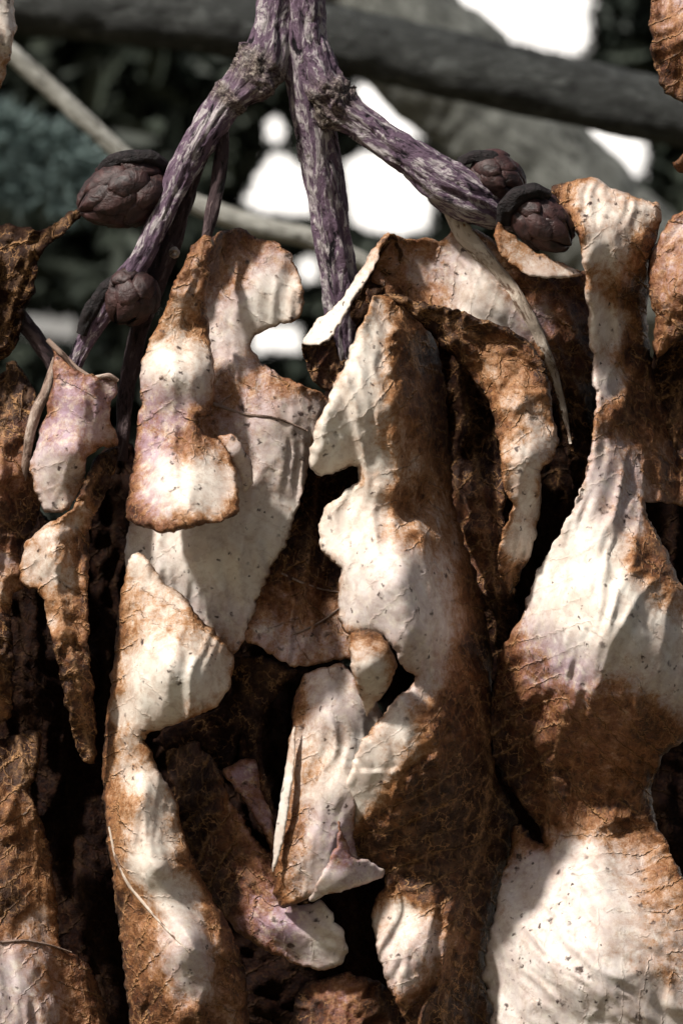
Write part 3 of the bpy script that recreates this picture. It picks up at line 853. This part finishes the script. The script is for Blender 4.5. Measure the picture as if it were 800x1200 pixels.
sheet('fold', Mm, [(397, 963), (402, 975), (409, 988), (415, 1004), (432, 1010), (449, 1020), (447, 1029), (420, 1037), (388, 1047), (362, 1056), (368, 1040), (384, 1012), (393, 990)],
    [(397, 966, 96), (412, 1000, 84), (446, 1024, 60), (365, 1052, 82), (400, 1030, 98), (388, 1005, 96)], [(403, 990, .45), (408, 1005, .4), (385, 1030, .0), (420, 1028, .0), (440, 1020, .1)], lilac=[(404, 995, 1.3), (385, 1035, .3), (430, 1024, .6)], roll=(8, 8), crumple=3, edge_brown=.15)
sheet('rolled_edge', Mm, [(341, 862), (345, 850), (346, 880), (341, 930), (334, 975), (325, 1010), (319, 1022), (321, 985), (328, 940), (334, 900)],
    [(343, 860, 52), (332, 940, 62), (322, 1010, 50), (340, 900, 60)], [(333, 940, -.2), (325, 1000, -.1), (342, 870, .2)], roll=(6, 5), crumple=2, edge_brown=0.05, spacing=2.5, ragged=.5)
N1 = sheet('leaf', twig,
    [(263, 904), (280, 893), (300, 888), (308, 910), (316, 945), (326, 990), (330, 1040), (350, 1060), (376, 1055), (388, 1070), (402, 1095), (408, 1116), (400, 1131), (380, 1138), (345, 1129), (310, 1113), (288, 1100), (262, 1075), (236, 1036), (218, 990), (204, 932), (196, 880), (230, 870), (255, 900),
     (270, 935), (292, 970), (318, 1000), (300, 960), (280, 930)],
    [(265, 905, -10), (300, 892, -20), (310, 950, -15), (240, 900, -50), (230, 960, -40), (280, 1010, -25), (330, 1050, 0), (320, 1090, 5), (380, 1090, 20), (400, 1120, 10), (345, 1125, -10), (250, 1040, -45)],
    [(280, 910, .25), (295, 940, .3), (305, 970, .1), (240, 920, 1.15), (230, 960, 1.1), (270, 1000, .8), (260, 1040, .9), (300, 1020, .7), (300, 1070, .5), (330, 1070, .3), (320, 1100, .3), (355, 1080, .0), (375, 1100, -.1), (390, 1115, -.05), (350, 1110, .1), (380, 1070, -.1)],
    lilac=[(290, 930, 1.1), (300, 1060, 1.2), (330, 1090, 1.2), (380, 1100, .1), (240, 950, .6), (355, 1120, .6)],
    axis=[(262, 895), (280, 990), (320, 1070), (404, 1120)], roll=(12, 10), crumple=7, label='lilac-stained leaf with rounded pale tip, under the folded spotted leaf')
Sx = sheet('leaf', twig,
    [(443, 345), (470, 347), (510, 358), (550, 367), (590, 384), (622, 402), (638, 430), (645, 460), (646, 490), (655, 515), (646, 540), (633, 555), (635, 590), (629, 620), (620, 650), (606, 680), (597, 696), (588, 681), (583, 655), (590, 620), (600, 592), (590, 565), (587, 545), (580, 500), (570, 465), (552, 440), (526, 415), (500, 385), (474, 362)],
    [(450, 346, 40), (500, 365, 40), (560, 380, 50), (560, 435, 20), (620, 410, 35), (610, 470, 75), (645, 480, 40), (580, 500, 35), (620, 530, 85), (650, 515, 50), (610, 590, 70), (630, 600, 45), (600, 640, 65), (597, 690, 30)],
    [(480, 358, .9), (520, 375, 1), (560, 395, .95), (545, 420, 1), (580, 415, .4), (570, 430, .35), (610, 430, .45), (600, 410, .85), (630, 440, .8), (595, 460, .65), (605, 470, .25), (630, 475, .5), (590, 500, .85), (610, 500, .45), (625, 510, .1), (610, 525, .15), (635, 525, .1), (645, 515, .3),
     (600, 545, .5), (615, 560, .0), (615, 600, -.05), (605, 640, .0), (600, 610, .3), (590, 660, .5), (598, 680, .7), (620, 630, .05)],
    axis=[(460, 347), (540, 385), (600, 430), (622, 500), (615, 580), (598, 690)], roll=(14, 16), crumple=8, wrinkle=4.5, edge_brown=.5, period=26, label='mottled olive-brown strip of leaf hanging in an arch from the central leaf')
T1 = sheet('leaf', twig,
    [(456, 280), (466, 276), (482, 281), (500, 279), (516, 281), (530, 268), (546, 262), (575, 280), (600, 305), (640, 316), (690, 318), (705, 360), (705, 440), (700, 530), (690, 600), (668, 560), (655, 500), (645, 450), (620, 420), (560, 400), (500, 385), (440, 365), (430, 345), (440, 310)],
    [(460, 285, 10), (520, 285, -10), (540, 265, 0), (480, 330, -20), (560, 340, 10), (600, 310, -10), (680, 330, -60), (640, 400, -15), (690, 450, -70), (670, 530, -60), (500, 370, -10)],
    [(470, 300, .6), (490, 310, .0), (510, 320, .4), (505, 290, .55), (530, 310, .05), (550, 330, .0), (520, 340, .4), (560, 360, -.1), (590, 370, -.1), (500, 355, .6), (470, 340, .8), (620, 335, .8), (650, 335, .9), (640, 365, .3), (630, 380, .2), (665, 360, .75), (670, 400, .9), (655, 420, .8), (680, 480, 1.2), (670, 540, 1.3),
     (600, 330, .4)],
    lilac=[(510, 320, .5), (480, 320, .5), (660, 360, .9), (640, 335, .7), (560, 350, .1)],
    axis=[(530, 262), (560, 300), (600, 350), (630, 400), (655, 470), (668, 540)], roll=(10, 9), crumple=7, label='pale grey-tan leaf with thick straight midrib rising to the purple fork')
tube('midrib', T1, [(528, 232, 2, 12), (534, 252, 2, 12)] + on_surface(T1, [(545, 276, 19), (572, 306, 17), (600, 342, 15), (626, 385, 13), (646, 430, 9), (660, 480, 6), (668, 520, 2.5)], 2), M_RIB, rings=20, step=3, ridge=.2, flat=0.4, label='thick cream midrib')
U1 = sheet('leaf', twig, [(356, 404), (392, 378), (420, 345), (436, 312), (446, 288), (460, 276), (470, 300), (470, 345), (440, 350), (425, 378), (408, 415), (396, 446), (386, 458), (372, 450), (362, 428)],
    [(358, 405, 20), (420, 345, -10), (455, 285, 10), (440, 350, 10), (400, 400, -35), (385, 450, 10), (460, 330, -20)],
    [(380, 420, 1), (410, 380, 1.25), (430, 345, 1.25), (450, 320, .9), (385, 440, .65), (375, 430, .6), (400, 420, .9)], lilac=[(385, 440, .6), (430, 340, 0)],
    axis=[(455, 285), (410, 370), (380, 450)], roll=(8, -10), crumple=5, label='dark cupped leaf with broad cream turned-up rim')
sheet('rolled_edge', U1, [(355, 403), (364, 384), (394, 356), (422, 318), (438, 290), (448, 274), (456, 274), (446, 296), (436, 318), (420, 344), (404, 368), (391, 392), (374, 403)],
    [(358, 400, 40), (395, 362, 40), (380, 392, 52), (425, 325, 34), (415, 345, 46), (452, 278, 26)], [(370, 395, -.1), (400, 360, -.1), (425, 325, .1), (440, 295, .25), (450, 278, .5)], roll=(9, 10), crumple=3, edge_brown=.12)
V1 = sheet('leaf', twig, [(584, 254), (594, 268), (610, 284), (634, 298), (660, 310), (682, 322), (655, 326), (622, 323), (600, 312), (585, 296), (579, 274)],
    [(585, 260, 50), (600, 300, 66), (640, 318, 62), (678, 322, 40), (630, 300, 50), (600, 276, 52)], [(590, 270, .55), (605, 295, .1), (630, 312, .05), (650, 318, .0), (600, 280, .6), (640, 305, .6), (670, 320, .1)], roll=(9, 9), crumple=4, edge_brown=.5, label='small cream flap cupping the dark red bud')
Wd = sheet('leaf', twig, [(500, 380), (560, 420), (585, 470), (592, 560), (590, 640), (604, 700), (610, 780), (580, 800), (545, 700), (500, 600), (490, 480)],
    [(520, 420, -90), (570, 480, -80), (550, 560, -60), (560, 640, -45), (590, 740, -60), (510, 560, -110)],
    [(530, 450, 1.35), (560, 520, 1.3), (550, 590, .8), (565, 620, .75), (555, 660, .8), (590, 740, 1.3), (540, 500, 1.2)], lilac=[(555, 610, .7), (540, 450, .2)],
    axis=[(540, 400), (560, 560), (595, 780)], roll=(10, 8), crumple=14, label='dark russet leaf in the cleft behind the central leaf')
Q1 = sheet('leaf', twig, [(350, 1160), (380, 1146), (410, 1140), (440, 1150), (470, 1170), (500, 1240), (340, 1240)],
    [(360, 1170, -40), (410, 1150, -20), (460, 1190, -40), (400, 1220, 0), (350, 1230, -30)], [(395, 1165, .5), (410, 1175, .45), (370, 1190, .9), (440, 1180, .9), (430, 1200, .8)], lilac=[(400, 1170, 1)], roll=(12, 12), crumple=12, wrinkle=6, label='crumpled reddish leaf tip at the foot of the cluster')
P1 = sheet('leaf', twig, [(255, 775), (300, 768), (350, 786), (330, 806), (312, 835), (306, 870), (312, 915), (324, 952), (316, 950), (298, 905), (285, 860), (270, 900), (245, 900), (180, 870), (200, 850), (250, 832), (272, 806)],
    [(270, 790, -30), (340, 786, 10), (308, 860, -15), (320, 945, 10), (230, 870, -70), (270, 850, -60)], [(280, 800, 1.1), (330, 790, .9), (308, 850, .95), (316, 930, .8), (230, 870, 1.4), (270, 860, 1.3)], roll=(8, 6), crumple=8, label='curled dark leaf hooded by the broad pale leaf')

# ---- added leaves further back, their near-black colour standing in for shade
def added_shade_leaf(cx, cy, L, W, ang, dep, tone, label, parent=None, lil=0.2):
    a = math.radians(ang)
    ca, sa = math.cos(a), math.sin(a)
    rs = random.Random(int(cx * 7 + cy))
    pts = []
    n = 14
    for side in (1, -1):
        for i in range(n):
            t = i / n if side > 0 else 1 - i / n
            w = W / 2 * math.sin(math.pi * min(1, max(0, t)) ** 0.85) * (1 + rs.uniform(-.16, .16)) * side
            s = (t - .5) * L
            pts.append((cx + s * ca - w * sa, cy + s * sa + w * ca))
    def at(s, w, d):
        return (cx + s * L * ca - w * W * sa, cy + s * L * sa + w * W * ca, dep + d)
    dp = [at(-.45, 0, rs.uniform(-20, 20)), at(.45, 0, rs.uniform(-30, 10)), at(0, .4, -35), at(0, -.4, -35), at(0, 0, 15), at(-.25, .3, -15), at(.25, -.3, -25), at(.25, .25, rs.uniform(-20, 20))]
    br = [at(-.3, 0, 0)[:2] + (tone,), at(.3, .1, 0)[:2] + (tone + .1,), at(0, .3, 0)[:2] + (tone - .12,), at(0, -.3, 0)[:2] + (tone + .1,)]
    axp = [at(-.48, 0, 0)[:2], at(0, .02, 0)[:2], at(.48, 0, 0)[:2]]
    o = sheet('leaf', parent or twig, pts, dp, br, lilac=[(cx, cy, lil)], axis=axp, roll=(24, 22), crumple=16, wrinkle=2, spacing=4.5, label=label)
    return o

BACK = [(610, 620, 420, 190, 80, -190, 1.50, 'added leaf coloured as shade behind the arched olive-brown strip'),
        (690, 560, 380, 180, 95, -150, 1.55, 'added leaf coloured as shade beside the neck of the stained pale leaf'),
        (330, 860, 360, 230, 70, -170, 1.60, 'added leaf coloured as shade behind the spotted folded leaf'),
        (240, 930, 400, 220, 100, -200, 1.60, 'added leaf coloured as shade behind the rolled cream leaf'),
        (420, 1080, 380, 240, 85, -180, 1.60, 'added leaf coloured as shade behind the rounded lilac tip'),
        (130, 760, 520, 150, 92, -190, 1.65, 'added leaf coloured as shade beside the rolled cream leaf'),
        (100, 1040, 420, 170, 80, -160, 1.60, 'added leaf coloured as shade below the hanging russet curl'),
        (470, 620, 500, 240, 88, -220, 1.60, 'added leaf coloured as shade behind the bulging central leaf'),
        (770, 940, 320, 190, 75, -170, 1.60, 'added leaf coloured as shade behind the wrinkled fold of the stained leaf'),
        (250, 620, 420, 220, 100, -230, 1.60, 'added leaf coloured as shade behind the broad torn leaf'),
        (640, 900, 560, 260, 95, -240, 1.65, 'added leaf coloured as shade behind the two largest pale leaves'),
        (300, 1180, 300, 260, 20, -190, 1.60, 'added leaf coloured as shade at the foot of the cluster'),
        (535, 480, 260, 150, 70, -160, 1.55, 'added leaf coloured as shade under the arch of the olive-brown strip')]
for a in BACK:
    added_shade_leaf(*a)

# ------------------------------------------------------------------ the twig with dark leaves beside it (left of the cluster in the picture)
side = empty('drooping_twig', 'dark drooping twig with spotted lilac and russet dried leaves beside the forked twig', 'twig')
tube('stem', side, [(-120, 250, -40, 14), (-50, 300, -40, 13), (0, 345, -36, 12), (40, 392, -34, 10), (58, 420, -30, 8), (66, 440, -30, 7), (64, 470, -40, 6)], M_DARKBARK, rings=28, step=3)
LL1 = sheet('leaf', side,
    [(62, 408), (76, 420), (96, 436), (118, 444), (136, 444), (139, 458), (129, 474), (130, 496), (139, 512), (138, 522), (120, 526), (103, 536), (99, 560), (90, 584), (75, 600), (56, 600), (44, 585), (37, 562), (36, 540), (46, 508), (56, 476), (64, 440)],
    [(65, 412, 10), (130, 448, 30), (90, 470, 40), (135, 515, 20), (80, 530, 62), (40, 550, 20), (60, 595, 25), (100, 560, 25), (110, 500, 35), (50, 500, 10)],
    [(80, 450, .4), (75, 480, .15), (100, 460, .4), (110, 490, .1), (90, 500, .35), (65, 510, .2), (100, 520, .1), (60, 550, -.05), (80, 550, .05), (85, 585, .1), (105, 540, .6), (95, 570, .6), (130, 455, .15), (62, 585, 0)],
    lilac=[(85, 455, 1.2), (100, 480, 1.0), (75, 500, 1.0), (70, 560, .35), (120, 510, .5)], axis=[(66, 415), (80, 480), (80, 540), (60, 598)], roll=(10, 10), crumple=6, label='lilac-grey leaf peppered with black mould spots and a cream curled rim')
tube('rim', LL1, [(56, 398, 8, 3), (72, 414, 16, 3.5), (90, 432, 24, 3.5), (108, 443, 30, 3), (128, 440, 32, 3), (138, 446, 28, 2.5)], M_STALK, rings=10, step=2)
tube('stalk', side, [(66, 420, -14, 4), (55, 455, 6, 6), (43, 482, 10, 6.5), (35, 512, 8, 6), (30, 545, 2, 4.5), (26, 572, -4, 3), (24, 596, -12, 1)], M_STALK, rings=16, step=3, label='pale curved leaf stalk')
LL2 = sheet('leaf', side,
    [(138, 526), (118, 530), (107, 545), (99, 568), (84, 598), (56, 614), (32, 636), (22, 662), (27, 684), (44, 692), (54, 716), (66, 770), (78, 830), (87, 872), (98, 892), (111, 895), (113, 850), (106, 780), (103, 700), (104, 640), (114, 600), (132, 560)],
    [(130, 530, 10), (95, 590, 40), (40, 640, 40), (70, 650, 70), (100, 640, 20), (30, 680, 30), (60, 720, 45), (90, 740, 60), (80, 830, 40), (105, 830, 25), (105, 892, 10)],
    [(85, 610, .2), (50, 640, .15), (60, 665, .1), (40, 665, .1), (70, 650, .4), (90, 640, .85), (60, 700, .4), (80, 720, .8), (95, 780, .9), (90, 840, .9), (100, 880, 1), (110, 560, .85), (120, 540, 1), (75, 770, .7), (62, 730, .2)],
    axis=[(128, 530), (85, 620), (70, 690), (92, 800), (106, 892)], roll=(9, 12), crumple=8, wrinkle=4, label='russet curled leaf hanging to a narrow tip with a cream edge')
LL3 = sheet('leaf', side,
    [(-60, 430), (0, 440), (8, 425), (18, 424), (32, 440), (44, 468), (42, 500), (38, 545), (48, 600), (30, 632), (24, 660), (28, 690), (14, 700), (16, 760), (14, 840), (-10, 845), (-70, 800)],
    [(10, 430, -40), (-40, 480, -20), (20, 500, -10), (10, 560, 5), (40, 590, -20), (0, 650, 0), (10, 760, -10), (-40, 700, 10), (0, 840, -30)],
    [(10, 450, 1.1), (10, 480, 1), (15, 520, .65), (5, 560, .5), (20, 570, .6), (25, 600, 1), (5, 620, .8), (5, 660, .3), (8, 690, .4), (5, 740, 1), (8, 800, .9), (5, 835, .5)],
    lilac=[(10, 560, .7), (20, 580, .9), (5, 750, 0)], axis=[(10, 430), (0, 560), (-10, 700), (0, 840)], roll=(12, 12), crumple=10, wrinkle=4, label='brown spotted leaf behind the pale curved stalk')
LL4 = sheet('leaf', side,
    [(-70, 840), (0, 866), (30, 856), (50, 860), (44, 905), (36, 930), (52, 968), (62, 1010), (66, 1060), (72, 1110), (104, 1130), (118, 1165), (128, 1240), (-70, 1240)],
    [(0, 870, -30), (45, 870, -40), (20, 940, 0), (60, 1010, -20), (10, 1040, 20), (0, 1100, 40), (60, 1120, 20), (110, 1160, -20), (40, 1190, 50), (-40, 1000, 0)],
    [(10, 880, 1.1), (30, 900, 1), (10, 945, .65), (40, 980, .65), (20, 1000, .8), (50, 1020, .65), (40, 1080, .3), (60, 1060, .5), (30, 1110, .4), (10, 1145, -.1), (15, 1170, .1), (50, 1150, .45), (90, 1150, .65), (60, 1190, .35), (110, 1190, .75), (10, 1060, 1.3), (5, 1190, .2)],
    lilac=[(15, 1165, .5), (40, 1000, 0)], axis=[(20, 860), (40, 960), (45, 1080), (70, 1200)], roll=(12, 12), crumple=8, wrinkle=2, vein_h=1.5, period=32, label='ochre-brown leaf with raised pale veins hanging low beside the rolled cream leaf')
tube('midrib', LL4, on_surface(LL4, [(0, 1104, 2.5), (30, 1102, 2.5), (60, 1108, 2), (84, 1116, 1.5)], 2), M_STALK, rings=10, step=2)
sheet('leaf', side, [(-70, 255), (0, 262), (40, 268), (62, 262), (88, 246), (96, 250), (70, 276), (46, 300), (40, 340), (26, 380), (10, 420), (-60, 430)],
    [(0, 265, -20), (90, 248, -10), (40, 290, 5), (20, 350, -10), (-30, 340, 10), (10, 410, -30)], [(20, 300, 1.15), (60, 268, 1.05), (10, 360, 1.25), (-20, 300, 1.1)],
    axis=[(90, 248), (40, 290), (0, 400)], roll=(12, 12), crumple=10, wrinkle=5, label='dark crinkled leaf meeting the tip of the tapered bud')

added_shade_leaf(30, 790, 420, 170, 88, -130, 1.6, 'added leaf coloured as shade behind the russet hanging curl', side)
added_shade_leaf(812, 650, 300, 170, 80, -120, 1.6, 'added leaf coloured as shade behind the slit in the stained leaf')  # both leaves added to close gaps with shade-dark colour

# ------------------------------------------------------------------ the twig whose leaves reach in at the other side
other = empty('leafy_twig', 'twig bearing pinkish brown dried leaves beside the stained pale leaf', 'twig')
tube('stem', other, [(900, -160, -10, 20), (880, -40, -10, 19), (868, 120, -14, 18), (862, 260, -20, 17), (860, 420, -30, 14), (858, 560, -40, 10)], M_BARK, rings=32, step=4)
sheet('leaf', other, [(764, -40), (762, 0), (761, 30), (763, 60), (768, 88), (778, 106), (790, 116), (812, 128), (870, 120), (880, -40)],
    [(765, 0, 0), (770, 80, 0), (800, 40, 40), (800, 120, 10), (850, 60, 20)], [(775, 20, .55), (785, 60, .6), (780, 90, .8), (795, 10, .4), (795, 100, .6), (830, 60, .5)], lilac=[(790, 40, .6)], axis=[(820, -30), (810, 50), (795, 120)], roll=(18, 18), label='pinkish brown leaf hanging high above the stained leaf')
sheet('leaf', other, [(830, 230), (800, 246), (780, 262), (764, 290), (758, 320), (760, 352), (768, 372), (764, 400), (770, 420), (800, 396), (830, 390), (870, 380), (875, 250)],
    [(800, 250, 0), (762, 320, 5), (790, 330, 40), (770, 410, 0), (840, 320, 30)], [(790, 270, .3), (785, 300, .55), (775, 320, .3), (795, 340, .6), (780, 370, .5), (768, 400, .4), (795, 390, .9)], lilac=[(780, 320, .7), (790, 360, .6)], axis=[(850, 260), (800, 300), (775, 410)], roll=(14, 14), label='dull pink leaf with ragged foot against the stained leaf')
sheet('leaf', other, [(770, 400), (800, 385), (870, 380), (870, 560), (800, 540), (775, 500), (762, 450)],
    [(780, 410, -70), (800, 500, -70), (840, 460, -60), (770, 460, -90)], [(790, 430, 1.2), (790, 480, 1), (800, 510, .8), (830, 450, 1.1)], axis=[(850, 390), (800, 450), (785, 530)], roll=(12, 12), crumple=14, wrinkle=6, label='dark crumpled leaf low on the twig of pink leaves')
sheet('leaf', other, [(786, 192), (800, 180), (850, 176), (855, 200), (800, 202)], [(788, 193, 0), (810, 186, 18), (845, 190, 8), (805, 200, 6)], [(795, 190, .6), (820, 190, .5)], roll=(8, 10), crumple=4, label='small curled brown leaf tip above the dull pink leaf')

# ------------------------------------------------------------------ the pale leaf at the other edge, above the bare stick
lone = sheet('dried_leaf', None, [(-60, -60), (10, -40), (16, 0), (20, 30), (14, 62), (6, 88), (-2, 108), (-60, 120)],
    [(10, -30, 20), (18, 30, 20), (0, 40, 45), (0, 100, 15), (-50, 40, 30)], [(5, 20, .05), (8, 50, .1), (0, 80, .4), (5, -20, .2)], roll=(14, 14), axis=[(-20, -60), (0, 100)])
lone['label'] = 'pale cream leaf edge hanging above the bare stick'
lone['category'] = 'leaf'
